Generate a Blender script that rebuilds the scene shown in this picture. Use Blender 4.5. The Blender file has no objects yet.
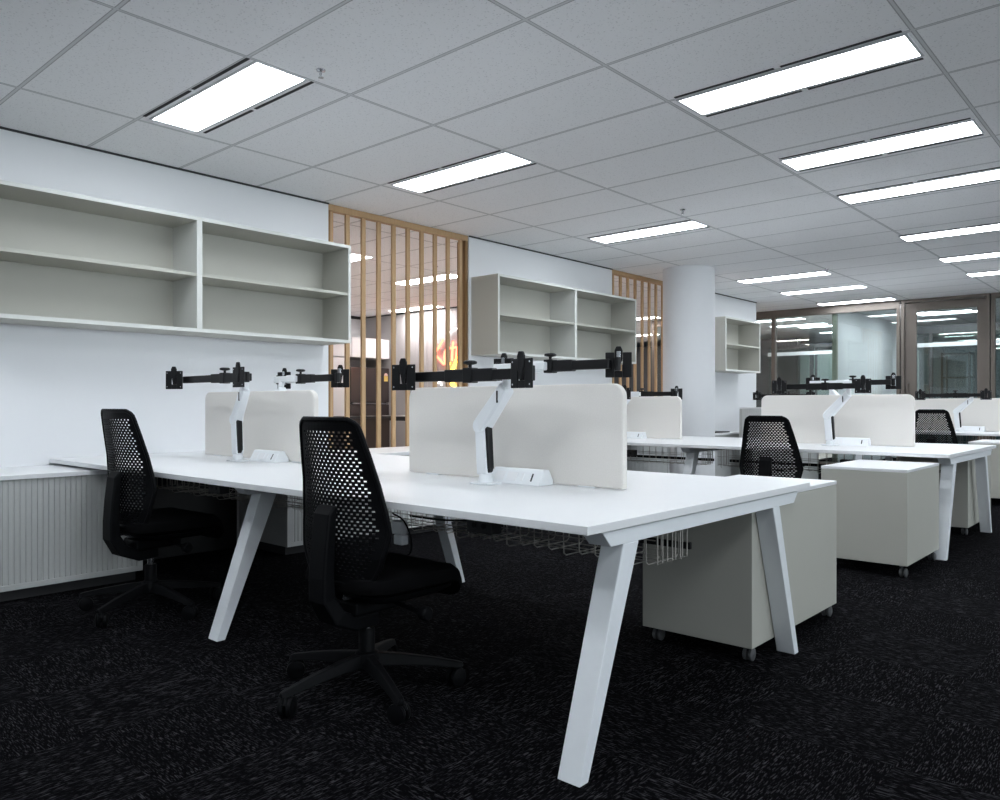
import bpy, bmesh, math, random
from mathutils import Vector, Matrix
random.seed(7)
R = math.radians
SC = bpy.context.scene
COL = SC.collection

# ------------------------------------------------------------------ materials
def mat(name, col, rough=.5, metal=0, spec=.5, noise=0, nscale=40, bump=0, bscale=200, coat=0):
    m = bpy.data.materials.new(name); m.use_nodes = True
    nt = m.node_tree; b = nt.nodes['Principled BSDF']
    b.inputs['Base Color'].default_value = (*col, 1)
    b.inputs['Roughness'].default_value = rough
    b.inputs['Metallic'].default_value = metal
    b.inputs['Specular IOR Level'].default_value = spec
    b.inputs['Coat Weight'].default_value = coat
    tc = nt.nodes.new('ShaderNodeTexCoord')
    if noise:
        n = nt.nodes.new('ShaderNodeTexNoise'); n.inputs['Scale'].default_value = nscale
        n.inputs['Detail'].default_value = 4
        nt.links.new(tc.outputs['Object'], n.inputs['Vector'])
        mx = nt.nodes.new('ShaderNodeMix'); mx.data_type = 'RGBA'
        mx.inputs['A'].default_value = (*[c*(1-noise) for c in col], 1)
        mx.inputs['B'].default_value = (*[min(1, c*(1+noise)) for c in col], 1)
        nt.links.new(n.outputs['Fac'], mx.inputs['Factor'])
        nt.links.new(mx.outputs['Result'], b.inputs['Base Color'])
    if bump:
        n2 = nt.nodes.new('ShaderNodeTexNoise'); n2.inputs['Scale'].default_value = bscale
        nt.links.new(tc.outputs['Object'], n2.inputs['Vector'])
        bp = nt.nodes.new('ShaderNodeBump'); bp.inputs['Strength'].default_value = bump
        bp.inputs['Distance'].default_value = .002
        nt.links.new(n2.outputs['Fac'], bp.inputs['Height'])
        nt.links.new(bp.outputs['Normal'], b.inputs['Normal'])
    return m

def emit(name, col, st):
    m = bpy.data.materials.new(name); m.use_nodes = True
    nt = m.node_tree; nt.nodes.clear()
    e = nt.nodes.new('ShaderNodeEmission'); o = nt.nodes.new('ShaderNodeOutputMaterial')
    e.inputs['Color'].default_value = (*col, 1); e.inputs['Strength'].default_value = st
    nt.links.new(e.outputs[0], o.inputs[0])
    return m

def mth(nt, op, a, b=None, c=None):
    n = nt.nodes.new('ShaderNodeMath'); n.operation = op
    for i, v in enumerate((a, b, c)):
        if v is None: continue
        if isinstance(v, (int, float)): n.inputs[i].default_value = v
        else: nt.links.new(v, n.inputs[i])
    return n.outputs[0]

def ceiling_mat():
    m = mat('ceiling_tile', (.6, .6, .6), .9, spec=.2)
    nt = m.node_tree; b = nt.nodes['Principled BSDF']
    g = nt.nodes.new('ShaderNodeNewGeometry'); s = nt.nodes.new('ShaderNodeSeparateXYZ')
    nt.links.new(g.outputs['Position'], s.inputs[0])
    ds = []
    for ax, p, o in (('X', 1.247, -2.207), ('Y', .6205, 2.015)):
        f = mth(nt, 'SUBTRACT', s.outputs[ax], o)
        f = mth(nt, 'DIVIDE', f, p)
        f = mth(nt, 'FRACT', mth(nt, 'ADD', f, .5))
        f = mth(nt, 'ABSOLUTE', mth(nt, 'SUBTRACT', f, .5))
        ds.append(mth(nt, 'MULTIPLY', f, p))
    d = mth(nt, 'MINIMUM', ds[0], ds[1])
    bar = mth(nt, 'LESS_THAN', d, .0115)
    core = mth(nt, 'LESS_THAN', d, .0065)
    vo = nt.nodes.new('ShaderNodeTexVoronoi'); vo.inputs['Scale'].default_value = 75
    nt.links.new(g.outputs['Position'], vo.inputs['Vector'])
    no = nt.nodes.new('ShaderNodeTexNoise'); no.inputs['Scale'].default_value = 55; no.inputs['Detail'].default_value = 3
    nt.links.new(g.outputs['Position'], no.inputs['Vector'])
    pit = mth(nt, 'MULTIPLY', mth(nt, 'LESS_THAN', vo.outputs['Distance'], .33), mth(nt, 'GREATER_THAN', no.outputs['Fac'], .53))
    def mixc(fac, A, B):
        x = nt.nodes.new('ShaderNodeMix'); x.data_type = 'RGBA'
        nt.links.new(fac, x.inputs['Factor'])
        for k, v in (('A', A), ('B', B)):
            if isinstance(v, tuple): x.inputs[k].default_value = (*v, 1)
            else: nt.links.new(v, x.inputs[k])
        return x.outputs['Result']
    c = mixc(pit, (.95, .955, .965), (.78, .785, .795))
    c = mixc(bar, c, (.46, .465, .475))  # dark edge paints the shadow beside each grid bar
    c = mixc(core, c, (.70, .71, .72))
    nt.links.new(c, b.inputs['Base Color'])
    return m

def carpet_mat():
    m = mat('carpet', (.01, .01, .012), 1.0, spec=.02)
    nt = m.node_tree; b = nt.nodes['Principled BSDF']
    g = nt.nodes.new('ShaderNodeNewGeometry'); s = nt.nodes.new('ShaderNodeSeparateXYZ')
    nt.links.new(g.outputs['Position'], s.inputs[0])
    T = .5
    fx = mth(nt, 'FLOOR', mth(nt, 'DIVIDE', mth(nt, 'ADD', s.outputs['X'], .17), T)); fy = mth(nt, 'FLOOR', mth(nt, 'DIVIDE', s.outputs['Y'], T))
    chk = mth(nt, 'ABSOLUTE', mth(nt, 'MODULO', mth(nt, 'ADD', fx, fy), 2))
    inv = mth(nt, 'SUBTRACT', 1, chk)
    u = mth(nt, 'ADD', mth(nt, 'MULTIPLY', s.outputs['X'], chk), mth(nt, 'MULTIPLY', s.outputs['Y'], inv))
    v = mth(nt, 'ADD', mth(nt, 'MULTIPLY', s.outputs['Y'], chk), mth(nt, 'MULTIPLY', s.outputs['X'], inv))
    def streak(su, sv, off, th, w):
        cb = nt.nodes.new('ShaderNodeCombineXYZ')
        nt.links.new(mth(nt, 'MULTIPLY', u, su), cb.inputs[0]); nt.links.new(mth(nt, 'MULTIPLY', v, sv), cb.inputs[1])
        nt.links.new(mth(nt, 'ADD', mth(nt, 'MULTIPLY', fx, 3.7), mth(nt, 'ADD', mth(nt, 'MULTIPLY', fy, 5.3), off)), cb.inputs[2])
        n = nt.nodes.new('ShaderNodeTexNoise'); n.inputs['Scale'].default_value = 1; n.inputs['Detail'].default_value = 0
        nt.links.new(cb.outputs[0], n.inputs['Vector'])
        mr = nt.nodes.new('ShaderNodeMapRange'); mr.inputs['From Min'].default_value = th; mr.inputs['From Max'].default_value = th + w
        nt.links.new(n.outputs['Fac'], mr.inputs['Value'])
        return mr.outputs[0]
    a = streak(28, 260, 0, .655, .09); c2 = streak(52, 420, 9, .65, .09)
    f = mth(nt, 'MAXIMUM', a, mth(nt, 'MULTIPLY', c2, .7))
    big = nt.nodes.new('ShaderNodeTexNoise'); big.inputs['Scale'].default_value = 9
    nt.links.new(g.outputs['Position'], big.inputs['Vector'])
    f = mth(nt, 'MULTIPLY', f, mth(nt, 'ADD', mth(nt, 'MULTIPLY', big.outputs['Fac'], 1.2), .1))
    x = nt.nodes.new('ShaderNodeMix'); x.data_type = 'RGBA'
    nt.links.new(f, x.inputs['Factor'])
    x.inputs['A'].default_value = (.0020, .0019, .0025, 1); x.inputs['B'].default_value = (.056, .055, .060, 1)
    nt.links.new(x.outputs['Result'], b.inputs['Base Color'])
    return m

def wood_mat(name, c1, c2):
    m = mat(name, c1, .55, spec=.3)
    nt = m.node_tree; b = nt.nodes['Principled BSDF']
    tc = nt.nodes.new('ShaderNodeTexCoord'); mp = nt.nodes.new('ShaderNodeMapping')
    mp.inputs['Scale'].default_value = (60, 60, 2.2)
    nt.links.new(tc.outputs['Object'], mp.inputs['Vector'])
    n = nt.nodes.new('ShaderNodeTexNoise'); n.inputs['Scale'].default_value = 1; n.inputs['Detail'].default_value = 5
    nt.links.new(mp.outputs[0], n.inputs['Vector'])
    x = nt.nodes.new('ShaderNodeMix'); x.data_type = 'RGBA'
    nt.links.new(n.outputs['Fac'], x.inputs['Factor'])
    x.inputs['A'].default_value = (*c1, 1); x.inputs['B'].default_value = (*c2, 1)
    nt.links.new(x.outputs['Result'], b.inputs['Base Color'])
    return m

def glass_mat(name, tint, gloss):
    m = bpy.data.materials.new(name); m.use_nodes = True
    nt = m.node_tree; nt.nodes.clear()
    o = nt.nodes.new('ShaderNodeOutputMaterial'); t = nt.nodes.new('ShaderNodeBsdfTransparent')
    g = nt.nodes.new('ShaderNodeBsdfGlossy'); x = nt.nodes.new('ShaderNodeMixShader')
    t.inputs[0].default_value = (*tint, 1); g.inputs['Roughness'].default_value = .01
    fr = nt.nodes.new('ShaderNodeFresnel'); fr.inputs[0].default_value = 1.5
    nt.links.new(mth(nt, 'ADD', fr.outputs[0], gloss), x.inputs[0])
    nt.links.new(t.outputs[0], x.inputs[1]); nt.links.new(g.outputs[0], x.inputs[2]); nt.links.new(x.outputs[0], o.inputs[0])
    return m

MT = dict(
    wall=mat('wall_paint', (.76, .77, .79), .75, spec=.25, bump=.08, bscale=300),
    ceil=ceiling_mat(), carpet=carpet_mat(),
    white=mat('white_laminate', (.80, .81, .825), .38, spec=.45, noise=.015, nscale=6),
    steel_white=mat('white_powder_coat', (.81, .84, .87), .35, spec=.5, noise=.02),
    cab=mat('grey_beige_laminate', (.455, .45, .405), .5, spec=.35, noise=.02, nscale=5),
    cab_edge=mat('pale_edge_band', (.61, .62, .595), .5, spec=.35, noise=.02),
    tambour=mat('tambour_grey', (.50, .51, .505), .5, spec=.35, noise=.03),
    fabric=mat('oatmeal_fabric', (.765, .738, .70), .95, spec=.1, noise=.07, nscale=180, bump=.5, bscale=700),
    arm_white=mat('arm_white', (.80, .825, .85), .35, spec=.5, noise=.01),
    black=mat('black_metal', (.005, .005, .006), .42, spec=.3, noise=.1),
    plastic=mat('black_plastic', (.003, .0032, .004), .55, spec=.10, noise=.1),
    chairfab=mat('black_upholstery', (.004, .004, .0045), .98, spec=.05, noise=.2, nscale=300, bump=.3, bscale=600),
    chrome=mat('chrome', (.55, .56, .58), .22, 1, noise=.03),
    darkgrey=mat('dark_grey_plastic', (.03, .031, .033), .5, noise=.1),
    wire=mat('grey_wire', (.42, .40, .37), .4, .3, noise=.05),
    wood=wood_mat('slat_oak', (.42, .27, .14), (.55, .37, .21)),
    wood_dark=wood_mat('jamb_oak', (.20, .11, .045), (.28, .16, .07)),
    bronze=mat('bronze_anodised', (.175, .15, .13), .4, .35, noise=.05),
    fridge=mat('dark_stainless', (.115, .098, .098), .3, .75, noise=.05, nscale=3),
    bench=mat('dark_bench', (.035, .026, .022), .45, noise=.1),
    trim=mat('dark_gap', (.03, .03, .032), .8, noise=.1),
    ltrim=mat('lamp_trim', (.62, .63, .65), .5, noise=.02),
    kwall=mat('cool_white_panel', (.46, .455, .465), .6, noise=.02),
    kbounce=mat('kitchen_bounce_floor', (.74, .66, .61), .5, noise=.04, nscale=8),
    wheel=mat('grey_castor', (.085, .088, .092), .4, spec=.5, noise=.05),
    olive=mat('olive_edge', (.30, .32, .25), .5, noise=.03),
    yellow=mat('label_yellow', (.75, .55, .15), .6, noise=.05),
    pinkl=mat('label_pink', (.75, .50, .45), .6, noise=.05),
    louvre=mat('louvre_grey', (.66, .675, .68), .5, noise=.03),
    greywall=mat('grey_room_wall', (.78, .79, .77), .8, noise=.05, nscale=2),
    darkwall=mat('dark_room_wall', (.07, .075, .08), .7, noise=.1, nscale=2),
    bluewall=mat('blue_grey_wall', (.26, .31, .37), .8, noise=.05, nscale=2),
    glass=glass_mat('clear_glass', (.90, .95, .94), .05),
    glass2=glass_mat('green_glass', (.78, .87, .85), .05),
    lamp=emit('lamp_diffuser', (.89, .945, 1.0), 15.0),
    lampk=emit('lamp_diffuser_warm', (1.0, .93, .90), 24.0),
    nred=emit('neon_red', (1.0, .18, .10), 4.5), nyel=emit('neon_yellow', (1.0, .60, .08), 4.0), nwhi=emit('neon_white', (1, .97, .95), 3),
)

# ------------------------------------------------------------------ mesh builder
class M:
    def __init__(s): s.v = []; s.f = []
    def add(s, vs, fs):
        o = len(s.v); s.v += [tuple(v) for v in vs]; s.f += [tuple(i + o for i in f) for f in fs]; return s
    def box(s, x0, y0, z0, x1, y1, z1):
        return s.add([(x0,y0,z0),(x1,y0,z0),(x1,y1,z0),(x0,y1,z0),(x0,y0,z1),(x1,y0,z1),(x1,y1,z1),(x0,y1,z1)],
                     [(0,3,2,1),(4,5,6,7),(0,1,5,4),(1,2,6,5),(2,3,7,6),(3,0,4,7)])
    def loft(s, rings, cap=True):
        n = len(rings[0]); vs = [p for r in rings for p in r]; fs = []
        for k in range(len(rings) - 1):
            for i in range(n):
                j = (i + 1) % n
                fs.append((k*n+i, k*n+j, (k+1)*n+j, (k+1)*n+i))
        if cap: fs += [tuple(range(n))[::-1], tuple((len(rings)-1)*n + i for i in range(n))]
        return s.add(vs, fs)
    def bar(s, a, b, wa, ha, wb=None, hb=None, up=(0, 0, 1)):
        a = Vector(a); b = Vector(b); wb = wb or wa; hb = hb or ha
        d = (b - a).normalized(); r = d.cross(Vector(up)).normalized(); u = r.cross(d)
        ring = lambda c, w, h: [c + r*x*w/2 + u*y*h/2 for x, y in ((-1,-1),(1,-1),(1,1),(-1,1))]
        return s.loft([ring(a, wa, ha), ring(b, wb, hb)])
    def tube(s, pts, r, n=8, r2=None):
        pts = [Vector(p) for p in pts]; rings = []; u = None
        for i, p in enumerate(pts):
            d = (pts[min(i+1, len(pts)-1)] - pts[max(i-1, 0)]).normalized()
            if u is None: u = d.orthogonal().normalized()
            else: u = (u - d*u.dot(d)).normalized()
            w = d.cross(u); rr = r if r2 is None else r + (r2 - r)*i/(len(pts)-1)
            rings.append([p + (u*math.cos(2*math.pi*k/n) + w*math.sin(2*math.pi*k/n))*rr for k in range(n)])
        return s.loft(rings)
    def lathe(s, prof, n=20, c=(0, 0, 0), axis='z'):
        rings = []
        for r, z in prof:
            ring = []
            for k in range(n):
                a = 2*math.pi*k/n; p = (r*math.cos(a), r*math.sin(a), z)
                if axis == 'x': p = (p[2], p[0], p[1])
                if axis == 'y': p = (p[1], p[2], p[0])
                ring.append((p[0]+c[0], p[1]+c[1], p[2]+c[2]))
            rings.append(ring)
        return s.loft(rings)
    def prism(s, poly, a, b, axis='y'):
        f = {'y': lambda p, t: (p[0], t, p[1]), 'x': lambda p, t: (t, p[0], p[1]), 'z': lambda p, t: (p[0], p[1], t)}[axis]
        return s.loft([[f(p, a) for p in poly], [f(p, b) for p in poly]])
    def build(s, name, m, parent=None, bevel=0, smooth=False, loc=None):
        me = bpy.data.meshes.new(name); me.from_pydata(s.v, [], s.f)
        bm = bmesh.new(); bm.from_mesh(me); bmesh.ops.recalc_face_normals(bm, faces=bm.faces[:]); bm.to_mesh(me); bm.free()
        me.materials.append(MT[m])
        o = bpy.data.objects.new(name, me); COL.objects.link(o)
        if parent: o.parent = parent
        if loc: o.location = loc
        if bevel:
            b = o.modifiers.new('bevel', 'BEVEL'); b.width = bevel; b.segments = 2; b.limit_method = 'ANGLE'; b.angle_limit = R(40)
        if smooth:
            for p in me.polygons: p.use_smooth = True
            me.set_sharp_from_angle(angle=R(42))
        return o

def tag(o, label=None, cat=None, group=None, kind=None):
    for k, v in (('label', label), ('category', cat), ('group', group), ('kind', kind)):
        if v: o[k] = v
    return o
def thing(name, loc, label, cat, group=None, rz=0):
    o = bpy.data.objects.new(name, None); COL.objects.link(o); o.empty_display_size = .1
    o.location = loc; o.rotation_euler.z = rz
    return tag(o, label, cat, group)
def struct(name, m, mtl, parent=None, **k):
    o = m.build(name, mtl, parent, **k)
    if not parent: o['kind'] = 'structure'
    return o
KIDS = {}
def copy_tree(o, loc=None, rz=None, label=None, group=None, parent=None):
    c = o.copy(); COL.objects.link(c)
    if parent: c.parent = parent
    if loc is not None: c.location = loc
    if rz is not None: c.rotation_euler.z = rz
    if label: c['label'] = label
    if group: c['group'] = group
    for ch in [x for x in bpy.data.objects if x.parent == o]:
        copy_tree(ch, parent=c)
    return c
def rrect(x0, z0, x1, z1, r, n=6, corners='tb'):
    pts = []
    def arc(cx, cz, a0):
        for k in range(n + 1):
            a = R(a0 + 90*k/n); pts.append((cx + r*math.cos(a), cz + r*math.sin(a)))
    if 'b' in corners: arc(x0+r, z0+r, 180); arc(x1-r, z0+r, 270)
    else: pts.extend([(x0, z0), (x1, z0)])
    if 't' in corners: arc(x1-r, z1-r, 0); arc(x0+r, z1-r, 90)
    else: pts.extend([(x1, z1), (x0, z1)])
    return pts

CZ = 2.767   # ceiling height
WX = -5.444  # face of the shelf wall

# ------------------------------------------------------------------ setting
struct('floor', M().box(-13, -4.2, -.1, 5.2, 22, 0), 'carpet')
struct('ceiling', M().box(-13, -4.2, CZ, 5.2, 22, CZ + .1), 'ceil')
w = M()
for y0, y1 in ((-4.2, 3.925), (5.62, 8.184), (9.75, 12.45)): w.box(WX - .13, y0, 0, WX, y1, CZ)
struct('wall_left', w, 'wall')
SILL, HEAD = 1.35, 2.62
def fill_window_wall(wname, n0, axis, c, th, a0, a1, wins, power):
    """unseen wall with added windows, each with frame, glass and a fill light"""
    q = M()
    def bx(u0, z0, u1, z1, d0=0, d1=th, mm=None):
        mm = mm or q
        if axis == 'x': mm.box(c + d0, u0, z0, c + d1, u1, z1)
        else: mm.box(u0, c + d0, z0, u1, c + d1, z1)
    bx(a0, 0, a1, SILL); bx(a0, HEAD, a1, CZ)
    e = a0
    for w0, w1 in wins: bx(e, SILL, w0, HEAD); e = w1
    bx(e, SILL, a1, HEAD)
    struct(wname, q, 'wall')
    for i, (w0, w1) in enumerate(wins):
        f = M(); b_ = .05; lo, hi = sorted((th*.3, th*.7))
        bx(w0, SILL, w0 + b_, HEAD, lo, hi, f); bx(w1 - b_, SILL, w1, HEAD, lo, hi, f)
        bx(w0 + b_, SILL, w1 - b_, SILL + b_, lo, hi, f); bx(w0 + b_, HEAD - b_, w1 - b_, HEAD, lo, hi, f)
        fo = struct('window_%d' % (n0 + i), f, 'bronze')  # unseen window, added to carry the fill light
        g = M(); bx(w0 + b_, SILL + b_, w1 - b_, HEAD - b_, th*.48, th*.52, g); g.build('pane', 'glass', fo)
        l = bpy.data.lights.new('window_fill', 'AREA'); l.shape = 'RECTANGLE'; l.size = w1 - w0 - .1; l.size_y = HEAD - SILL - .1  # area light added outside the pane to fill the room
        l.energy = power*(w1 - w0); l.color = (.90, .93, 1.0)
        lo_ = bpy.data.objects.new('window_fill', l); COL.objects.link(lo_)
        u = (w0 + w1)/2; z = (SILL + HEAD)/2; d = c + th + (.12 if th > 0 else -.12)
        lo_.location = (d, u, z) if axis == 'x' else (u, d, z)
        lo_.rotation_euler = (R(125), 0, R(90)) if axis == 'x' else (R(125), 0, 0)   # added fill tilted up to brighten the ceiling
fill_window_wall('wall_right', 10, 'x', 5.1, .2, -4.2, 22, [(-3.5, -.6), (-.2, 2.7), (3.1, 6.0), (6.4, 9.3), (9.7, 12.6)], 34)
fill_window_wall('wall_rear', 20, 'y', -4.2, -.2, -13, 5.3, [(-4.9, -2.4), (-2.0, .5), (.9, 3.4)], 2)
t = M()
for y0, y1 in ((-4.2, 3.925), (5.62, 8.184), (9.75, 12.45)): t.box(WX, y0, CZ - .012, WX + .012, y1, CZ)
struct('trim_1', t, 'trim')
struct('column', M().lathe([(.318, 0), (.318, CZ)], 64, (-4.746, 8.85, 0)), 'wall', smooth=True)

# kitchen beyond the slats
struct('floor_kitchen_bounce', M().box(-12.04, 1.35, .0005, WX - .13, 18.05, .004), 'kbounce')  # pale floor slab added to bounce light onto the kitchen ceiling
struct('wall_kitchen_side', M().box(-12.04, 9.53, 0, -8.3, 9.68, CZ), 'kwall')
struct('wall_kitchen_end', M().box(-12.2, -4.2, 0, -12.04, 18.2, CZ), 'wall')
struct('wall_kitchen_far', M().box(-12.04, 18.05, 0, -6.9, 18.2, 2.62), 'darkwall')
struct('wall_kitchen_near', M().box(-12.04, 1.2, 0, WX - .13, 1.35, CZ), 'wall')
struct('trim_2', M().box(-12.04, 7.0, CZ - .05, -12.0, 9.53, CZ).box(-12.04, 9.515, CZ - .02, -8.3, 9.53, CZ), 'trim')

# rooms beyond the glass wall
struct('wall_office_partition', M().box(-4.70, 13.95, 0, -4.64, 17.2, CZ), 'wall')
struct('trim_4', M().box(-4.71, 13.88, 0, -4.635, 13.95, CZ), 'olive')
struct('wall_office_back', M().box(-4.74, 17.2, 0, -4.2, 17.3, CZ), 'wall')
struct('wall_far', M().box(-13, 21.6, 0, 5.2, 21.7, CZ), 'bluewall')
struct('wall_corridor_back', M().box(-7.4, 19.4, 0, -4.7, 19.5, 2.3), 'greywall')

# ------------------------------------------------------------------ slatted timber screens
def slat_screen(y0, y1, slats, label, jambs):
    r = thing('slat_screen', (WX - .035, y0, 0), label, 'screen', 'timber slat screens')
    L = y1 - y0
    M().box(-.03, 0, CZ - .055, .03, L, CZ - .002).build('head_rail', 'wood', r, .003)
    M().box(-.03, 0, 0, .03, L, .05).build('bottom_rail', 'wood', r, .003)
    if 0 in jambs: M().box(-.07, 0, .05, .03, .02, CZ - .055).build('jamb', 'wood_dark', r, .003)
    if 1 in jambs: M().box(-.09, L - .035, .05, .03, L, CZ - .055).build('jamb', 'wood_dark', r, .003)
    s0 = M().box(-.012, -.021, .05, .012, .021, CZ - .055).build('slat', 'wood', r, .003)
    for i, y in enumerate(slats):
        s = s0
        if i: s = s0.copy(); COL.objects.link(s)
        s.location = (0, y - y0, 0)
slat_screen(3.93, 5.612, [3.972 + .1733*i for i in range(10)], 'oak slat screen of ten battens between the first two wall shelves', (0, 1))
slat_screen(8.19, 9.745, [8.25 + .175*i for i in range(8)], 'oak slat screen beside the round white column', (0, 1))

# ------------------------------------------------------------------ wall shelves
def wall_shelf(y0, y1, divs, label):
    Z0, Z1, D, T = 1.568, 2.353, .363, .024
    r = thing('wall_shelf', (WX, y0, Z0), label, 'shelf', 'open shelf boxes on the wall')
    L = y1 - y0; H = Z1 - Z0
    c = M().box(.001, 0, 0, D, L, T).box(.001, 0, H - T, D, L, H)
    c.box(.001, 0, T, D, T, H - T).box(.001, L - T, T, D, L, H - T)
    c.build('carcass', 'cab', r, .0015)
    M().box(.001, T, T, .014, L - T, H - T).build('back_panel', 'cab', r)
    ys = [0] + divs + [L]
    for d in divs: M().box(.014, d - T*.8, T, D, d + T*.8, H - T).build('divider', 'cab_edge', r, .0015)
    for k in range(len(ys) - 1):
        a = ys[k] + (T if k == 0 else T*.8); b = ys[k+1] - (T if k == len(ys) - 2 else T*.8)
        M().box(.014, a, H/2 - .011, D - .006, b, H/2 + .011).build('shelf', 'cab', r, .0015)
    # pale edge banding on the front edges
    e = M(); e.box(D, 0, 0, D + .002, L, T).box(D, 0, H - T, D + .002, L, H).box(D, 0, T, D + .002, T, H - T).box(D, L - T, T, D + .002, L, H - T)
    e.build('edge_band', 'cab_edge', r)
wall_shelf(1.335, 3.88, [1.27], 'large grey open shelf box above the first desk, nearest on the wall')
wall_shelf(5.653, 8.165, [1.28], 'grey open shelf box between the two slat screens')
wall_shelf(10.57, 11.765, [], 'small single grey shelf box on the wall past the column')

# ------------------------------------------------------------------ tambour cabinets along the wall
def tambour(y0, y1, zt, label, group='tambour cabinets along the wall', xf=-4.79, slat_m='tambour'):
    r = thing('tambour_cabinet', (WX, y0, 0), label, 'cabinet', group)
    L = y1 - y0; D = xf - WX; zb = .064
    M().box(.02, .02, 0, D - .06, L - .02, zb).build('plinth', 'trim', r)
    c = M().box(.002, 0, zb, D - .02, .02, zt - .025).box(.002, L - .02, zb, D - .02, L, zt - .025)
    c.box(.002, .02, zb, .02, L - .02, zt - .025).box(.02, .02, zb, D - .02, L - .02, zb + .02)
    c.box(D - .02, 0, zb, D, .035, zt - .025).box(D - .02, L - .035, zb, D, L, zt - .025).box(D - .02, .035, zb, D, L - .035, zb + .03)
    c.build('carcass', 'tambour', r, .0015)
    M().box(.002, -.001, zt - .025, D + .004, L + .001, zt).build('worktop', 'white', r, .002)
    n = int((L - .07)/.028); p = [(.035, D - .018)]
    q = M(); wdt = (L - .07)/n
    pts = []
    for i in range(n):
        a = .035 + i*wdt
        pts += [(D - .013, a), (D - .007, a + .003), (D - .006, a + wdt*.5), (D - .007, a + wdt - .003), (D - .013, a + wdt)]
    vs = [(x, y, z) for z in (zb + .03, zt - .025) for x, y in pts]; m_ = len(pts)
    q.add(vs, [(i, i + 1, m_ + i + 1, m_ + i) for i in range(m_ - 1)])
    q.box(D - .019, .035, zb + .03, D - .0135, L - .035, zt - .025)
    q.build('tambour_door', slat_m, r)
    return r
tambour(.85, 2.093, .689, 'low ribbed tambour cabinet at left, running out of the picture', )
tambour(3.105, 4.75, .689, 'low tambour cabinet half hidden under the far side of the near desk')
tambour(4.755, 6.365, .689, 'low tambour cabinet under the first slat screen, behind the near desk')
tambour(7.40, 8.45, .689, 'low tambour cabinet along the wall just before the round column')
tambour(9.22, 10.52, .689, 'low tambour cabinet along the wall just past the round column')
tc_ = tambour(0, .82, 1.04, 'taller pale tambour cabinet standing in the aisle past the column, facing us', slat_m='louvre')
tc_.location = (-4.63, 10.55 + .15, 0); tc_.rotation_euler.z = R(-90)
M().box(0, 0, 0, .30, .42, .018).build('tray', 'darkgrey', tag(bpy.data.objects.new('flat_tray', None), 'thin dark tray lying on the low cabinet below the small shelf', 'tray'), .004)
tr = bpy.data.objects['flat_tray']; COL.objects.link(tr); tr.location = (-5.14, 9.78, .690)

# ------------------------------------------------------------------ desks
DX0, DX1, DY, DW = WX + .004, -1.27, 1.787, 1.681
def make_desk(label, y=DY, L=DX1 - DX0):
    r = thing('bench_desk', (DX1, y, 0), label, 'desk', 'long white bench desks')
    M().box(-L, 0, .704, 0, DW, .73).build('desktop', 'white', r, .002)
    mid = [-.016, -2.03]
    for x in mid:
        x0, x1 = x - .08, x
        # end beam with ends cut at a slant, just under the top
        M().prism([(.097, .698), (.142, .652), (DW - .142, .652), (DW - .097, .698)], x0, x1, 'x').build('beam', 'steel_white', r, .002)
        M().box(x0 + .012, .16, .698, x1 - .012, DW - .16, .704).build('spacer', 'trim', r)
        for sgn in (0, 1):
            ya, yb = (-.018, .218) if sgn == 0 else (DW - .115 + .018 - .0, DW - .33)
            yo = -.015 if sgn == 0 else 1.547
            ytop = .208 if sgn == 0 else 1.318
            f = [(yo, 0), (yo + .042, 0), (ytop + (.088 if sgn == 0 else .066), .652), (ytop, .652)]
            M().prism(f, x0 + .0, x1, 'x').build('leg', 'steel_white', r, .003)
    M().box(-L + .02, .36, 0, -L + .05, 1.27, .704).build('end_panel', 'black', r, .002)
    # long rails under the top, inset
    M().box(-L + .1, .40, .69, -.1, .44, .7035).box(-L + .1, DW - .44, .69, -.1, DW - .40, .7035).build('rail', 'steel_white', r)
    # wire cable baskets down the middle
    for xa, xb in ((-2.0, -.13), (-L + .12, -2.16)):
        q = M(); n = 26; rad = .0022
        for k in range(n):
            x = xa + (xb - xa)*(k + .5)/n; dd = .0 if k % 4 else -.012
            q.tube([(x, .58, .692), (x, .585, .52 + dd), (x, .60, .51 + dd), (x, .795, .51 + dd), (x, .81, .52 + dd), (x, .815, .692)], rad, 5)
        for y, z in ((.585, .60), (.59, .525), (.70, .51), (.77, .51), (.805, .525), (.81, .60), (.58, .69), (.815, .69)):
            q.tube([(xa, y, z), (xb, y, z)], rad, 5)
        for xe in (xa, xb):
            for y in (.60, .668, .725, .775):
                q.tube([(xe, y, .692), (xe, y, .515), (xe, y + .035, .515), (xe, y + .035, .692)], .003, 5)
        q.build('cable_basket', 'wire', r)
    for xa, xb in ((-2.0, -.13), (-L + .12, -2.16)): M().box(xa, .832, .535, xb, .848, .56).build('power_rail', 'black', r, .002)
    for xa in (-.86, -2.9):
        o = M().box(xa, .40, .575, xa + .13, .46, .635).build('power_outlet', 'darkgrey', r, .003)
        for dx in (.04, .09): M().lathe([(.011, 0), (.011, .003)], 12, (xa + dx, .397, .605), 'y').build('socket', 'black', o)
    return r
desk = make_desk('large white bench desk in the foreground')
D2, D3 = 4.265, 8.95
copy_tree(desk, (DX1, DY + D2, 0), label='white bench desk in the second row, behind the foreground desk')
make_desk('white bench desk in the farthest row, at the right edge', DY + D3, 3.45)

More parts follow.
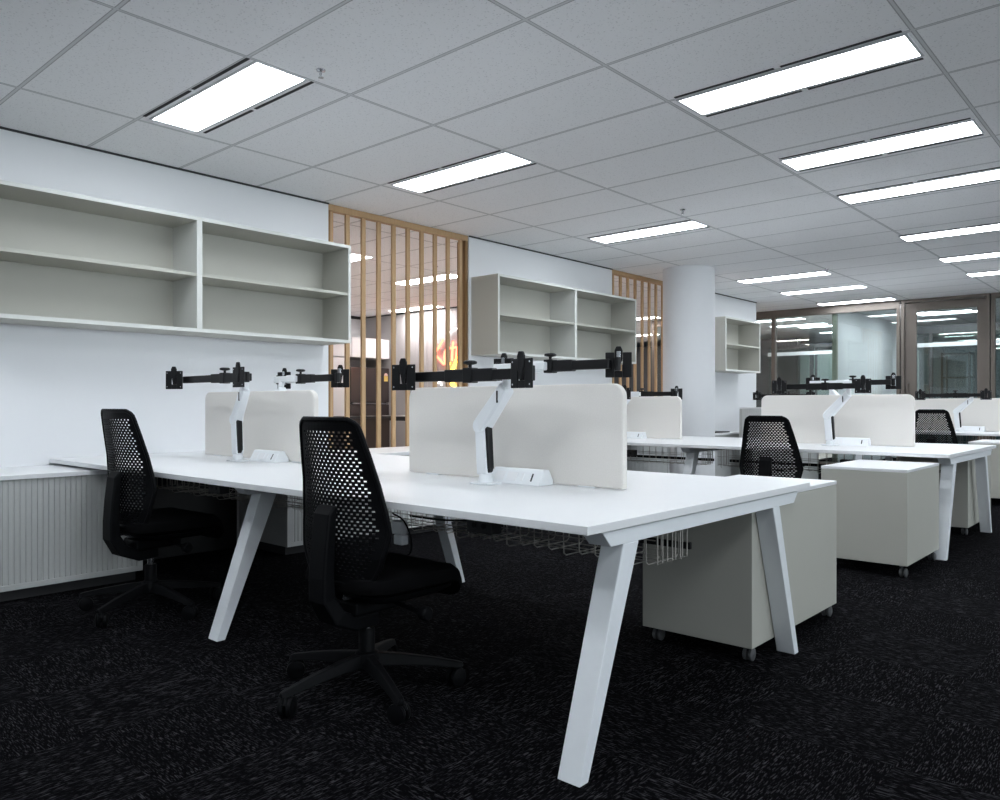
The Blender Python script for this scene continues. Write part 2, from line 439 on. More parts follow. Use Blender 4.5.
# ------------------------------------------------------------------ fabric desk screens
def make_screen(label, x, y):
    r = thing('desk_screen', (x, y, .7305), label, 'desk screen', 'oatmeal fabric desk screens')
    W = 1.27
    M().prism(rrect(-W/2, .004, W/2, .426, .055, 8, 't'), -.017, .017).build('fabric_panel', 'fabric', r, .006)
    M().box(-.5, -.022, 0, -.42, .022, .006).box(.42, -.022, 0, .5, .022, .006).build('clamp_foot', 'arm_white', r)
    return r
sc = make_screen('fabric desk screen at the right end of the foreground desk', -2.332, 2.645)
copy_tree(sc, (-4.42, 2.645, .7305), label='fabric desk screen on the foreground desk nearest the wall')
copy_tree(sc, (-2.332, 2.645 + D2, .7305), label='fabric desk screen at the right end of the second row desk')
copy_tree(sc, (-4.42, 2.645 + D2, .7305), label='fabric desk screen in front of the round column')
copy_tree(sc, (-2.332, 2.645 + D3, .7305), label='fabric desk screen on the farthest desk, at the right edge')

# ------------------------------------------------------------------ desk power boxes
def make_power(label, x, y):
    r = thing('desk_power_box', (x, y, .7305), label, 'power box', 'white desk power boxes')
    M().prism([(-.05, 0), (.05, 0), (.05, .02), (.022, .066), (-.012, .066)], -.14, .14, 'x').build('housing', 'arm_white', r, .004)
    n = Vector((0, -.89, .45)); 
    for i, (x0, wd, mm) in enumerate(((-.12, .055, 'white'), (-.05, .055, 'white'), (.03, .012, 'white'), (.085, .008, 'darkgrey'))):
        q = M(); c = Vector((x0 + wd/2, -.031, .033)); u = Vector((1, 0, 0)); v = Vector((0, .038, .066)).normalized()
        hh = .021 if wd > .02 else .018
        off = Vector((0, -.0012, .0006))
        a = [c + u*sx*wd/2 + v*sy*hh for sx, sy in ((-1,-1),(1,-1),(1,1),(-1,1))]
        q.loft([[p for p in a], [p + off for p in a]]); o = q.build('socket_plate' if wd > .02 else 'switch', mm, r)
    return r
pw = make_power('white power box beside the monitor arm, right end of foreground desk', -2.18, 2.572)
copy_tree(pw, (-4.17, 2.572, .7305), label='white power box on the foreground desk near the wall end')
copy_tree(pw, (-4.30, 2.572 + D2, .7305), label='white power box on the second row desk in front of the column')
copy_tree(pw, (-2.16, 2.572 + D2, .7305), label='white power box at the right end of the second row desk')
copy_tree(pw, (-2.16, 2.572 + D3, .7305), label='white power box on the farthest desk')

# ------------------------------------------------------------------ twin monitor arms
def vesa(parent, x, y, z, rz, name='vesa_plate', back=False):
    q = M(); S = .06; T = .004
    q.box(-S, -T, -S, -.019, T, S*.92).box(.019, -T, -S, S, T, S*.92).box(-.019, -T, -S, .019, T, -.03)
    q.prism([(-.004, -.032), (.004, -.032), (.011, .005), (.018, .025), (.018, .066), (.010, .083), (-.010, .083), (-.018, .066), (-.018, .025), (-.011, .005)], -.010, .003)
    o = q.build(name, 'black', parent, .003); o.location = (x, y, z); o.rotation_euler.z = rz
    b = M().box(-.010, .004, -.03, .010, .04, .03).lathe([(.015, -.03), (.015, .03)], 14, (0, .052, 0)).build('tilt_bracket', 'black', o, .003)
    if back: M().box(-.009, .004, .022, .009, .010, .060).build('pivot', 'chrome', o, .002)
    k0 = None
    for sx in (-.048, .048):
        for sz in (-.045, .042):
            k = M().lathe([(.004, -.0055), (.004, -.003)], 8, (0, 0, 0), 'y').build('screw', 'chrome', o) if k0 is None else k0.copy()
            if k0: COL.objects.link(k)
            k0 = k0 or k; k.location = (sx, 0, sz)
    return o
def make_arm(label, loc, rz, bx=-.01, dz=0, plates=((-.35, 0), (.33, 0)), white_side=0, lean=1, name='monitor_arm'):
    r = thing(name, loc, label, 'monitor arm', 'twin monitor arms on the desks', rz)
    M().prism(rrect(-.06, -.05, .065, .042, .02, 4), 0, .008, 'z').lathe([(.032, .008), (.03, .03), (.026, .045)], 20, (0, 0, 0)).build('clamp_base', 'arm_white', r, .002)
    e = Vector((-.018*lean, 0, .25)); hd = Vector((.165*lean, -.045, .415 + dz*.6))
    lp = M().bar((0, 0, .04), e + Vector((0, 0, .03)), .052, .062, .052, .056, (1, 0, 0)).build('lower_post', 'arm_white', r, .009)
    sx = 1 if lean > 0 else -1
    M().bar((.034*sx, -.004, .065), e + Vector((.038*sx, -.004, .02)), .032, .014, .036, .014, (1, 0, 0)).lathe([(.016, -.012), (.016, .012)], 14, (.026*sx, -.006, .065), 'y').build('cable_cover', 'black', lp, .004)
    M().lathe([(.031, -.030), (.034, -.023), (.034, .023), (.031, .030)], 20, e, 'y').build('elbow_joint', 'arm_white', r, .003)
    ua = M().bar(e, hd, .060, .072, .052, .056).build('upper_arm', 'arm_white', r, .010)
    mid = e.lerp(hd, .78)
    M().box(mid.x - .004*1, mid.y - .031, mid.z - .03, mid.x + .003, mid.y - .026, mid.z + .02).build('cable_slot', 'black', ua)
    bz = .465 + dz; by = -.085
    M().tube([hd + Vector((0, 0, -.01)), hd + Vector((0, 0, .025)), (hd.x, by + .03, bz - .01)], .02, 12).bar((hd.x, by + .035, bz), (bx, by + .035, bz), .03, .04).build('head', 'arm_white', r, .006, )
    xs = [p[0] for p in plates]
    for side, x in ((0, min(xs)), (1, max(xs))):
        mm = 'arm_white' if white_side == side + 1 else 'black'
        sg = -1 if side == 0 else 1
        M().box(min(bx, bx + sg*.14), by - .018, bz - .027, max(bx, bx + sg*.14), by + .018, bz + .027).box(min(bx, x), by - .015, bz - .022, max(bx, x), by + .015, bz + .022).build('beam', mm, r, .004)
    c = M().box(bx - .025, by - .023, bz - .032, bx + .025, by + .023, bz + .032).tube([(bx, by, bz + .03), (bx, by, bz + .055)], .008, 8).lathe([(.012, 0), (.03, .004), (.03, .014), (.02, .018)], 12, (bx, by, bz + .045))
    c.build('centre_clamp', 'black', r, .003)
    for x, a in plates: vesa(r, x, by - .07, bz, R(a), back=bool(white_side))
    return r
PI = math.pi
make_arm('white monitor arm with black beam facing us, right end of foreground desk', (-2.285, 2.462, .7305), 0, plates=((-.355, 18), (.335, -6)))
make_arm('monitor arm behind the right screen of the foreground desk', (-2.31, 2.86, .7305), PI, bx=0, dz=.06, plates=((-.34, 28), (.36, 10)), white_side=2)
make_arm('monitor arm with one plate turned edge-on, foreground desk near wall', (-4.33, 2.462, .7305), 0, bx=.0, dz=.035, plates=((-.50, 29), (.28, 0)))
make_arm('monitor arm behind the wall-end screen of the foreground desk', (-4.36, 2.84, .7305), PI, bx=.0, dz=.045, plates=((-.33, 34), (.3, 12)), white_side=2)
make_arm('white monitor arm facing us on the right end of second row desk', (-2.30, 2.462 + D2, .7305), 0, plates=((-.37, 22), (.31, 15)), dz=.03)
make_arm('monitor arm behind the right screen of the second row desk', (-2.25, 2.80 + D2, .7305), PI, bx=0, dz=.07, plates=((-.31, 15), (.37, 15)), white_side=2)
make_arm('monitor arm on the second row desk in front of the column', (-4.42, 2.462 + D2, .7305), 0, plates=((-.30, 15), (.20, 15)), dz=-.01)
make_arm('monitor arm behind the screen in front of the column', (-4.38, 2.80 + D2, .7305), PI, bx=0, dz=-.01, plates=((-.37, 20), (.33, 0)), white_side=2)
make_arm('monitor arm on the farthest desk, right edge of picture', (-2.30, 2.462 + D3, .7305), 0, plates=((-.40, 12), (.34, 12)), dz=0)
make_arm('monitor arm on wall end of farthest desk, behind second row screen', (-4.45, 2.462 + D3, .7305), 0, plates=((-.46, 15), (.33, 15)), dz=.01)

# ------------------------------------------------------------------ mobile pedestals
def make_ped(label, x0, y0, ln=.95, zb=.062, zt=.685, w=.52):
    r = thing('mobile_pedestal', (x0, y0, 0), label, 'pedestal', 'mobile drawer pedestals')
    M().box(0, 0, zb, w, ln, zt - .02).build('carcass', 'cab', r, .002)
    M().box(-.001, -.001, zt - .0185, w + .001, ln + .001, zt).build('top', 'white' , r, .002)
    for sx in (.045, w - .045):
        for sy in (.045, ln - .045):
            c = M().lathe([(.013, 0), (.013, .03)], 12, (0, 0, .035)).build('caster', 'chrome', r, loc=(sx, sy, 0))
            M().lathe([(.018, -.022), (.027, -.018), (.027, -.006), (.012, -.003), (.012, .003), (.027, .006), (.027, .018), (.018, .022)], 18, (.012, 0, .0275), 'x').build('wheel', 'wheel', c, smooth=True)
    return r
make_ped('grey mobile pedestal under the right end of the foreground desk', -1.889, 3.09, 1.01)
make_ped('grey mobile pedestal standing in front of the second row desk', -1.85, 5.245, .79, zb=.076, zt=.67)
make_ped('grey mobile pedestal behind the right legs of the second row desk', -1.92, 7.31)
make_ped('grey mobile pedestal at the far right, in front of the farthest desk', -1.86, 9.72, .79, zb=.076, zt=.67)

# ------------------------------------------------------------------ task chairs
def lerp_tab(tab, z):
    if z <= tab[0][0]: return tab[0][1]
    for (a, p), (b, q) in zip(tab, tab[1:]):
        if z <= b: t_ = (z - a)/(b - a); return p + (q - p)*t_
    return tab[-1][1]
HW = [(.445, .145), (.47, .185), (.52, .218), (.58, .238), (.635, .250), (.70, .240), (.80, .218), (.90, .196), (.98, .176), (1.005, .168), (1.02, .153), (1.03, .128)]
YC = [(.445, -.15), (.55, -.168), (.66, -.165), (.80, -.172), (1.03, -.205)]
def sy(x, z): return lerp_tab(YC, z) + 1.05*x*x
def make_chair(label, loc, rz, star, lift=0):
    r = thing('task_chair', loc, label, 'chair', 'black mesh-back task chairs', rz)
    # perforated shell
    q = M(); z0, z1, n = .445, 1.03, 45
    zs = [z0 + (z1 - z0)*k/n for k in range(n + 1)]
    P = lambda x, z: (x, sy(x, z), z)
    pitch = .0245
    for k in range(n):
        a, b = zs[k], zs[k+1]; wa, wb = lerp_tab(HW, a), lerp_tab(HW, b)
        wi = min(wa, wb) - .024
        solid = k < 2 or k > n - 4
        if solid:
            m_ = 14
            for i in range(m_):
                s0, s1 = -1 + 2*i/m_, -1 + 2*(i+1)/m_
                q.add([P(wa*s0, a), P(wa*s1, a), P(wb*s1, b), P(wb*s0, b)], [(0, 1, 2, 3)])
            continue
        off = pitch/2 if k % 2 else 0
        c0 = -math.floor((wi - off)/pitch)*pitch + off if False else None
        xs = []
        j = -12
        while j <= 12:
            xa = j*pitch + off - pitch/2
            if xa > -wi and xa + pitch < wi: xs.append(xa)
            j += 1
        L, Rr = xs[0], xs[-1] + pitch
        q.add([P(-wa, a), P(L, a), P(L, b), P(-wb, b)], [(0, 1, 2, 3)])
        q.add([P(Rr, a), P(wa, a), P(wb, b), P(Rr, b)], [(0, 1, 2, 3)])
        hz = (b - a)*.245; zc = (a + b)/2
        for xa in xs:
            xb = xa + pitch; h0, h1 = xa + .0056, xb - .0056
            q.add([P(xa, a), P(xb, a), P(xb, b), P(xa, b), P(h0, zc - hz), P(h1, zc - hz), P(h1, zc + hz), P(h0, zc + hz)],
                  [(0, 1, 5, 4), (1, 2, 6, 5), (2, 3, 7, 6), (3, 0, 4, 7)])
    sh = q.build('backrest', 'plastic', r)
    so = sh.modifiers.new('solid', 'SOLIDIFY'); so.thickness = .0045; so.offset = 0
    # thicker rim round the shell
    rim = [P(lerp_tab(HW, z), z) for z in zs] + [P(x, z1) for x in (.06, 0, -.06)] + [P(-lerp_tab(HW, z), z) for z in zs[::-1]] + [P(x, z0) for x in (-.06, 0, .06)]
    rim = rim + [rim[0]]
    M().tube(rim, .0095, 8).build('back_rim', 'plastic', r, smooth=True)
    # spine behind the back, bending under the seat
    path = [(-.158, .72), (-.166, .69), (-.172, .58), (-.175, .47), (-.170, .40), (-.135, .345), (-.07, .315), (.02, .318)]
    th = [.02, .035, .042, .048, .055, .06, .055, .05]
    rings = []
    for i, (y, z) in enumerate(path):
        a = Vector(path[max(i-1, 0)]); b = Vector(path[min(i+1, len(path)-1)]); d = (b - a).normalized(); nn = Vector((d.y, -d.x))
        t_ = th[i]; o = Vector((y, z)) - nn*.0
        hw_ = .048 if i < 5 else .055
        ring = []
        for sx, sn in ((-1, 0), (1, 0), (1, 1), (-1, 1)):
            p = o + nn*(t_*sn*1.0) 
            ring.append((sx*hw_, p.x - .004, p.y))
        rings.append(ring)
    M().loft(rings).build('spine', 'plastic', r, .008)
    for hx in (-.0575, .054): M().box(hx, -.15, .385, hx + .0035, -.10, .405).build('hinge_cap', 'chrome', r, .001)
    # seat cushion
    def outline(ins, z, bow=0):
        pts = []
        for k in range(40):
            a = 2*math.pi*k/40; ca, sa = math.cos(a), math.sin(a); e_ = .42
            x = (.245 - ins)*math.copysign(abs(ca)**e_, ca); y = .085 + (.24 - ins)*math.copysign(abs(sa)**e_, sa)
            zz = z - bow*max(0, (y - .22))**2*9 + .18*x*x*(1 if bow else 0)
            pts.append((x, y, zz))
        return pts
    M().loft([outline(.03, .405, 1), outline(.006, .415, 1), outline(0, .44, 1), outline(.006, .462, 1), outline(.03, .476, 1), outline(.09, .480, 1)]).build('seat', 'chairfab', r, smooth=True)
    M().loft([outline(.07, .372), outline(.035, .392), outline(.03, .406)]).build('seat_pan', 'plastic', r, smooth=True)
    M().box(-.075, -.11, .318, .075, .13, .372).build('tilt_mechanism', 'plastic', r, .012)
    lv = M().tube([(.07, .06, .35), (.20, .065, .335), (.235, .066, .332)], .008, 8).build('lever', 'plastic', r)
    M().lathe([(.018, -.02), (.026, -.014), (.026, .012), (.02, .018)], 16, (.25, .066, .332), 'x').build('knob', 'plastic', lv, smooth=True)
    for ch in r.children: ch.location.z = lift
    # gas column and five-star base
    g_ = M().lathe([(.03, .105), (.03, .235), (.027, .24)], 20).build('gas_column', 'plastic', r, smooth=True)
    M().lathe([(.016, .24), (.016, .32 + lift)], 16).build('piston', 'chrome', g_, smooth=True)
    M().lathe([(.03, .085), (.048, .09), (.05, .125), (.042, .15), (.032, .155)], 20).build('hub', 'plastic', r, smooth=True)
    a0 = R(star) - rz
    arm0 = wh0 = None
    for k in range(5):
        a = a0 + k*2*math.pi/5
        if arm0 is None:
            m_ = M()
            sec = lambda x, hw_, zt_, zb_: [(x, -hw_, zb_), (x, hw_, zb_), (x, hw_*.55, zt_), (x, -hw_*.55, zt_)]
            m_.loft([sec(.03, .030, .148, .10), sec(.12, .026, .138, .098), sec(.25, .021, .115, .085), sec(.345, .018, .094, .070), sec(.362, .012, .088, .072)])
            arm0 = m_.build('base_arm', 'plastic', r, .004); arm0.rotation_euler.z = a
            cs = M().lathe([(.007, .04), (.007, .085)], 8).tube([(-.012, 0, .068), (.0, 0, .074), (.018, 0, .066), (.026, 0, .048)], .010, 8).build('caster', 'plastic', arm0, loc=(.335, 0, 0))
            M().lathe([(.022, -.026), (.034, -.022), (.036, -.012), (.032, -.006), (.012, -.004), (.012, .004), (.032, .006), (.036, .012), (.034, .022), (.022, .026)], 20, (0, 0, .036), 'y').build('wheel', 'plastic', cs, smooth=True)
            cs.rotation_euler.z = R(35)
        else:
            copy_tree(arm0, rz=a, parent=r)
    return r
make_chair('black mesh-back task chair at the front of the foreground desk', (-2.315, 1.842, 0), R(0), -20, -.01)
make_chair('black mesh-back task chair at left by the tambour cabinet', (-4.08, 1.823, 0), R(2), 8, .012)
make_chair('black mesh-back task chair at the second row desk', (-2.47, 6.02, 0), R(-2), 20, -.05)
make_chair('black mesh-back task chair farthest away, behind the second row desk', (-2.32, 10.35, 0), R(0), 40, -.02)

# ------------------------------------------------------------------ ceiling lights, sprinklers
def make_light(label, x0, y0, m='lamp', wd=1.15, slots=True):
    r = thing('ceiling_light', (x0, y0, CZ), label, 'ceiling light', 'recessed ceiling light panels')
    D = .275
    M().box(0, 0, -.004, wd, D, -.0005).build('diffuser', m, r)
    t_ = M(); b = .014
    t_.box(-b, -b, -.006, wd + b, 0, -.0005).box(-b, D, -.006, wd + b, D + b, -.0005).box(-b, 0, -.006, 0, D, -.0005).box(wd, 0, -.006, wd + b, D, -.0005)
    t_.build('trim_frame', 'ltrim', r)
    if slots:
        for y in (-.058, D + .040):
            for xa, xb in ((.0, wd*.485), (wd*.515, wd)):
                M().box(xa, y, -.0035, xb, y + .018, -.0005).build('air_slot', 'trim', r)
    return r
lx = {'A': -4.612, 'B': -2.15, 'C': .31}
spots = [('A', 2.072, 'recessed light panel at upper left, nearest to the shelf wall'),
         ('A', 3.925, 'recessed light panel above the wall end of the foreground desk'),
         ('A', 6.54, 'recessed light panel in front of the round column'),
         (-4.685, 10.10, 'recessed light panel past the column, first of the three far ones in the left row'),
         (-4.7, 11.62, 'recessed light panel past the column, middle of the three far ones in the left row'),
         (-4.76, 13.30, 'recessed light panel closest to the glass wall in the left row'),
         ('B', 3.90, 'largest recessed light panel at upper right'),
         ('B', 5.34, 'second recessed light panel in the right-hand row'),
         (-2.175, 6.57, 'third recessed light panel in the right-hand row, cut by the picture edge'),
         (-2.235, 8.55, 'fourth recessed light panel in the right-hand row'),
         (-2.23, 10.14, 'fifth recessed light panel in the right-hand row'),
         (-2.225, 11.55, 'last recessed light panel in the right-hand row, nearest the glass wall')]
base = None
for c, y, lb in spots:
    x = lx.get(c, c)
    o = make_light(lb, x, y) if base is None else copy_tree(base, (x, y, CZ), label=lb)
    base = base or o
# the same rows of lamps go on outside the picture
for c, y in (('C', 5.34), ('C', 8.55), ('C', 11.55), ('C', 2.07), ('B', .85), ('A', .2), ('C', .85), ('B', -.1)):
    copy_tree(base, (lx[c], y, CZ), label='recessed light panel outside the picture, continuing the ceiling rows')
kb = None
for x, y, lb in ((-8.35, 7.07, 'long light panel in the kitchen, seen through the slats'), (-10.85, 9.12, 'light panel close to the kitchen wall, above the counter'),
             (-8.2, 5.42, 'light panel in the kitchen beside the shelf edge'), (-10.8, 5.4, 'light panel deep in the kitchen hidden by the shelf'),
             (-8.9, 13.1, 'light panel in the passage, upper one seen through the second slat screen'), (-10.8, 16.3, 'light panel deep in the passage, lower one seen through the second slat screen')):
    kb_ = make_light(lb, x, y, 'lampk', slots=False) if kb is None else copy_tree(kb, (x, y, CZ), label=lb)
    kb = kb or kb_
gb = None
for x, y, lb in ((-6.9, 15.2, 'light strip behind the glass, upper one at the left'), (-6.9, 16.45, 'light strip behind the glass, lower one at the left'), (-6.6, 18.6, 'short light strip deep behind the left glass pane'),
             (-4.15, 14.3, 'light strip just behind the glass above the white office'), (-4.15, 15.9, 'light strip inside the white office behind the glass'),
             (-3.75, 14.9, 'light strip seen through the glass door'), (-3.9, 16.1, 'light strip deeper behind the glass door'), (-4.2, 18.6, 'light strip at the far end behind the glass door'), (-6.5, 17.0, 'added light strip brightening the left pane, just before the inner glass'), (-5.9, 14.35, 'added light strip brightening the room close behind the left glass pane'), (-1.0, 15.2, 'light strip behind the right-hand glass pane')):  # two of the left-pane strips are added to brighten the room behind
    o = make_light(lb, x, y, 'lamp', slots=False) if gb is None else copy_tree(gb, (x, y, CZ), label=lb)
    gb = gb or o

def make_sprinkler(label, x, y):
    r = thing('sprinkler', (x, y, CZ), label, 'sprinkler', 'ceiling sprinklers')
    M().lathe([(.024, -.0005), (.022, -.006), (.010, -.010)], 20).build('rose', 'chrome', r, smooth=True)
    M().lathe([(.006, -.010), (.005, -.035)], 10).bar((-.012, 0, -.014), (-.004, 0, -.036), .003, .003).bar((.012, 0, -.014), (.004, 0, -.036), .003, .003).build('head', 'chrome', r)
    M().lathe([(.004, -.035), (.014, -.037), (.014, -.039), (.004, -.040)], 16).build('deflector', 'chrome', r)
    return r
sp = make_sprinkler('ceiling sprinkler beside the upper left light panel', -3.31, 2.34)
copy_tree(sp, (-3.33, 6.1, CZ), label='ceiling sprinkler beside the light panel in front of the column')
copy_tree(sp, (-3.45, 9.98, CZ), label='ceiling sprinkler past the column, near the far light panels')
copy_tree(sp, (-6.95, 6.6, CZ), label='ceiling sprinkler in the kitchen seen through the slats')

# ------------------------------------------------------------------ kitchen beyond the slats
r = thing('refrigerator', (-12.0, 8.63, 0), 'dark steel refrigerator in the kitchen niche behind the slats', 'refrigerator')
M().box(.05, 0, .03, .62, .89, 1.755).build('body', 'darkgrey', r, .006)
d = M().box(.625, .004, 1.12, .70, .886, 1.755).build('door', 'fridge', r, .008)
M().box(.70, .04, 1.085, .715, .85, 1.11).box(.66, .04, 1.09, .70, .06, 1.105).box(.66, .83, 1.09, .70, .85, 1.105).build('handle', 'chrome', r, .003)
M().box(.625, .004, .06, .70, .886, 1.08).build('door', 'fridge', r, .008)
lb = M().box(.7005, .765, 1.51, .703, .855, 1.61).build('energy_label', 'yellow', d)
M().prism([(.81 + .045*math.cos(R(18*k)), 1.615 + .05*math.sin(R(18*k))) for k in range(11)], .7005, .703, 'x').build('rating_dial', 'pinkl', lb)
r = thing('overhead_cupboard', (-12.03, 6.9, 1.93), 'white overhead cupboard above the dark refrigerator', 'cupboard')
M().box(0, 0, 0, .72, 2.62, .36).build('carcass', 'wall', r, .003)
for k in range(3): M().box(.722, .004 + k*.873, .004, .738, .869 + k*.873, .356).build('door', 'wall', r, .002)
r = thing('tall_cupboard', (-12.03, 6.9, 0), 'pale tall cupboard left of the refrigerator', 'cupboard')
M().box(0, 0, 0, .70, 1.69, 1.925).build('carcass', 'wall', r, .003)
for k in range(2): M().box(.702, .006 + k*.843, .08, .718, .84 + k*.843, 1.92).build('door', 'wall', r, .002)
r = thing('kitchen_counter', (-10.75, 5.2, 0), 'dark kitchen counter in front of the refrigerator', 'counter')
M().box(.03, 0, 0, .53, 3.42, .85).build('base', 'bench', r, .004)
M().box(0, -.02, .851, .56, 3.45, .885).build('benchtop', 'darkgrey', r, .004)
r = thing('kitchen_bench', (-10.95, 9.53, 0), 'pale low kitchen bench with a dark painted shade line under its top, on the side wall', 'bench')
M().box(0, -.45, .02, 2.6, -.003, .79).build('base', 'kwall', r, .003)
M().box(.01, -.44, .791, 2.59, -.003, .862).build('shade_strip', 'trim', r)  # dark strip paints the shade in the gap under the benchtop
M().box(-.01, -.46, .863, 2.61, -.003, .885).build('benchtop', 'kwall', r, .003)
pn = M()
for k in range(18): pn.box(-11.0 + k*.15, 9.524, .9, -10.855 + k*.15, 9.5295, CZ - .03)
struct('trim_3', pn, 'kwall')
# neon sign on the panelled wall: red script over yellow flame loops, white arc above
r = thing('neon_sign', (-9.66, 9.49, 1.95), 'glowing neon sign, red script over yellow flame loops', 'sign')
def stroke(pts, n=8):
    out = []
    P_ = [Vector(p) for p in pts]
    for i in range(len(P_) - 1):
        p0, p1, p2, p3 = P_[max(i-1, 0)], P_[i], P_[i+1], P_[min(i+2, len(P_)-1)]
        for k in range(n):
            t_ = k/n
            out.append(.5*((2*p1) + (p2 - p0)*t_ + (2*p0 - 5*p1 + 4*p2 - p3)*t_*t_ + (3*p1 - p0 - 3*p2 + p3)*t_**3))
    out.append(P_[-1]); return [(p.x, 0, p.y) for p in out]
rd = M()
for st in ([(-.36, .22), (-.38, .05), (-.36, -.12)], [(-.16, .26), (-.30, .10), (-.37, .03), (-.27, -.06), (-.14, -.17)],
           [(-.02, .12), (-.10, .06), (-.13, -.04), (-.10, -.15), (.0, -.18)],
           [(.09, .22), (.07, .05), (.06, -.12)], [(-.01, .10), (.08, .11), (.18, .11)],
           [(.17, -.03), (.28, .0), (.30, .08), (.24, .14), (.18, .05), (.18, -.08), (.26, -.14)]):
    rd.tube(stroke(st), .021, 6)
rd.build('red_script', 'nred', r)
yl = M()
for st in ([(.20, -.05), (.12, -.20), (.02, -.34), (.03, -.50), (.14, -.56)], [(.0, -.14), (-.06, -.28), (.0, -.42), (.10, -.52)], [(.32, -.14), (.24, -.25), (.20, -.38), (.26, -.50), (.34, -.42), (.30, -.28)]):
    yl.tube(stroke(st), .028, 6)
yl.build('yellow_flame', 'nyel', r)
wh = M(); wh.tube(stroke([(-.08, .30), (.0, .37), (.12, .42), (.28, .45)]), .013, 6).tube(stroke([(-.28, -.50), (-.24, -.46), (-.20, -.54)]), .013, 6)
wh.build('white_arc', 'nwhi', r)
M().box(-.40, .022, .08, .36, .034, .10).box(-.40, .022, -.30, .36, .034, -.28).build('backing_bar', 'chrome', r)

# ------------------------------------------------------------------ glass wall at the far end
GY = 13.8
def glazed(name, x0, x1, stiles, head=.15):
    r = bpy.data.objects.new(name, None); COL.objects.link(r); r.location = (x0, GY, 0); r['kind'] = 'structure'
    W = x1 - x0
    f = M().box(0, -.05, CZ - head, W, .05, CZ - .002).box(0, -.05, 0, W, .05, .08)
    for a, b in stiles: f.box(a, -.05, .08, b, .05, CZ - head)
    f.build('frame', 'bronze', r, .003)
    M().box(.005, -.006, .08, W - .005, .006, CZ - head).build('pane', 'glass', r)
    return r
glazed('window_1', -8.2, -3.60, [(0, .06), (2.47, 2.535), (4.55, 4.6)], .13)
glazed('window_3', -2.33, 2.5, [(0, .05), (2.4, 2.46)], .08)
r = bpy.data.objects.new('door_1', None); COL.objects.link(r); r.location = (-3.58, GY, 0); r['kind'] = 'structure'
W = 1.235
M().box(0, -.06, 0, .05, .06, CZ - .05).box(W - .05, -.06, 0, W, .06, CZ - .05).box(0, -.06, CZ - .05, W, .06, CZ - .002).build('frame', 'bronze', r, .003)
lf = M().box(.055, -.025, .01, .22, .025, CZ - .06).box(W - .17, -.025, .01, W - .055, .025, CZ - .06).box(.22, -.025, CZ - .19, W - .17, .025, CZ - .06).box(.22, -.025, .01, W - .17, .025, .2).build('leaf', 'bronze', r, .003)
M().box(.22, -.006, .2, W - .17, .006, CZ - .19).build('pane', 'glass', r)
M().tube([(.10, -.03, 1.0), (.10, -.07, 1.0), (.10, -.07, 1.42), (.10, -.03, 1.42)], .012, 8).build('handle', 'bronze', lf)
# second line of glass deeper in, with dark posts
r = bpy.data.objects.new('window_4', None); COL.objects.link(r); r.location = (-7.4, 17.6, 0); r['kind'] = 'structure'
M().box(0, -.03, 2.35, 2.65, .03, 2.42).box(.95, -.03, 0, 1.02, .03, 2.35).box(1.07, -.03, 0, 1.10, .03, 2.35).build('frame', 'darkgrey', r)
M().box(0, -.005, 0, 2.65, .005, 2.35).build('pane', 'glass2', r)
M().box(0, -.045, 2.19, 2.65, -.031, 2.27).build('white_rail', 'wall', r)
r = bpy.data.objects.new('window_5', None); COL.objects.link(r); r.location = (-4.15, 16.8, 0); r['kind'] = 'structure'
M().box(0, -.03, 2.45, 4.5, .03, 2.60).box(.28, -.03, 0, .34, .03, 2.45).box(2.3, -.03, 0, 2.36, .03, 2.45).build('frame', 'darkgrey', r)
M().box(0, -.005, 0, 4.5, .005, 2.45).build('pane', 'glass2', r)
M().box(0, -.045, 2.19, 4.5, -.031, 2.27).build('white_rail', 'wall', r)
r = thing('storage_rack', (-4.5, 20.6, 0), 'dark open storage rack far behind the glass door', 'rack')
q = M()
for z in (.05, .6, 1.15, 1.7, 2.25): q.box(0, 0, z, .6, .5, z + .03)
q.build('shelf', 'darkgrey', r)
q = M()
for x in (0, .56):
    for y in (0, .46): q.box(x, y, 0, x + .04, y + .04, 2.3)
q.build('post', 'darkgrey', r)

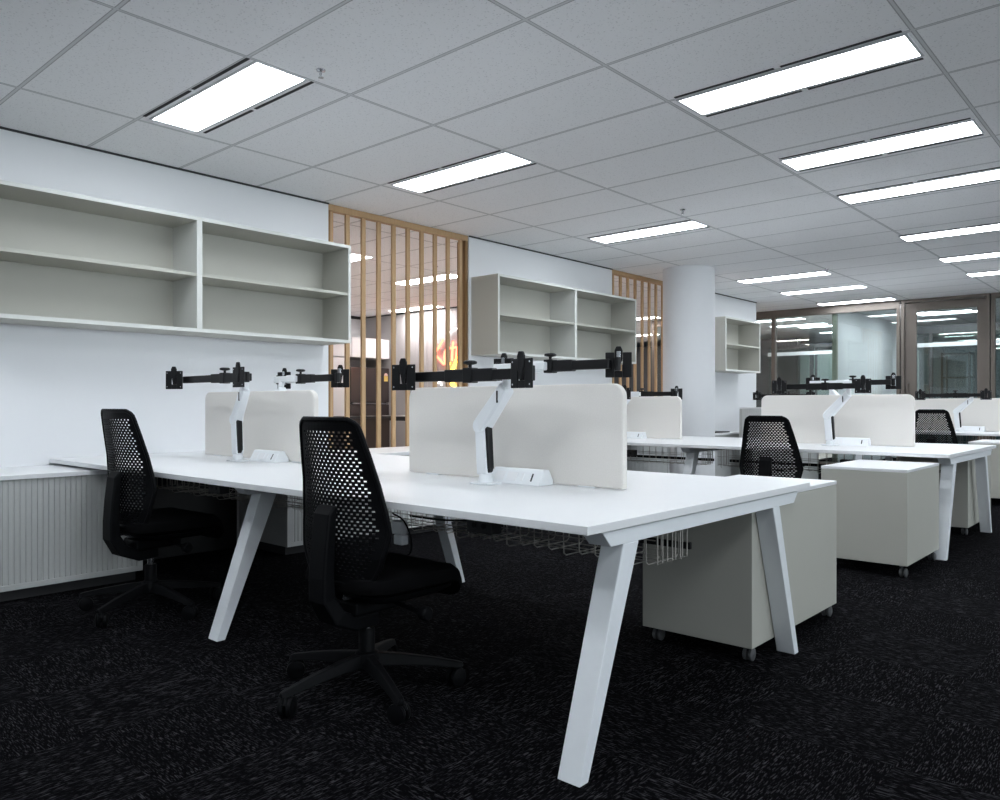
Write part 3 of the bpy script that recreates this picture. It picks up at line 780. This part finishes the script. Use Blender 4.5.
# ------------------------------------------------------------------ cables and adapters under the foreground desk
def cable(name, pts, label, rad=.004):
    q = M(); st = []
    P_ = [Vector(p) for p in pts]
    for i in range(len(P_) - 1):
        p0, p1, p2, p3 = P_[max(i-1, 0)], P_[i], P_[i+1], P_[min(i+2, len(P_)-1)]
        for k in range(8):
            t_ = k/8; st.append(.5*((2*p1) + (p2 - p0)*t_ + (2*p0 - 5*p1 + 4*p2 - p3)*t_*t_ + (3*p1 - p0 - 3*p2 + p3)*t_**3))
    st.append(P_[-1]); q.tube(st, rad, 6)
    return tag(q.build(name, 'plastic', smooth=True), label, 'cable')
cable('power_cable', [(-2.60, 2.21, .60), (-2.52, 2.20, .58), (-2.475, 2.20, .52), (-2.47, 2.20, .46), (-2.50, 2.20, .43), (-2.58, 2.21, .42)], 'looping black cable under the foreground desk, behind the chair back')
cable('power_cable', [(-2.0, 2.21, .62), (-2.2, 2.3, .60), (-2.45, 2.36, .57), (-2.7, 2.4, .56)], 'black cable running along the wire basket under the foreground desk')
cable('power_cable', [(-2.95, 6.75, .58), (-2.85, 6.7, .53), (-2.7, 6.68, .50), (-2.5, 6.7, .55)], 'black cable hanging under the second row desk')
r = thing('power_adapter', (-2.541, 2.2, .52), 'white plug adapter hanging among cables behind the front chair', 'adapter')
M().box(-.03, -.025, 0, .03, .025, .055).build('body', 'arm_white', r, .006)
M().box(-.02, -.02, -.045, .035, .02, -.002).build('plug', 'arm_white', r, .006)

# ------------------------------------------------------------------ camera, world, view
cam = bpy.data.cameras.new('camera'); co = bpy.data.objects.new('camera', cam); COL.objects.link(co)
cam.sensor_width = 36; cam.lens = 36*.78001; cam.shift_y = .005; cam.clip_end = 100
co.location = (0, 0, 1.0701); co.rotation_euler = (R(90), 0, .7296)
SC.camera = co
wd = bpy.data.worlds.new('world'); SC.world = wd; wd.use_nodes = True
wd.node_tree.nodes['Background'].inputs[0].default_value = (.5, .6, .8, 1); wd.node_tree.nodes['Background'].inputs[1].default_value = .02
vs_ = SC.view_settings; vs_.view_transform = 'Standard'; vs_.look = 'None'; vs_.gamma = 1; vs_.use_curve_mapping = False
vs_.exposure = 0.3
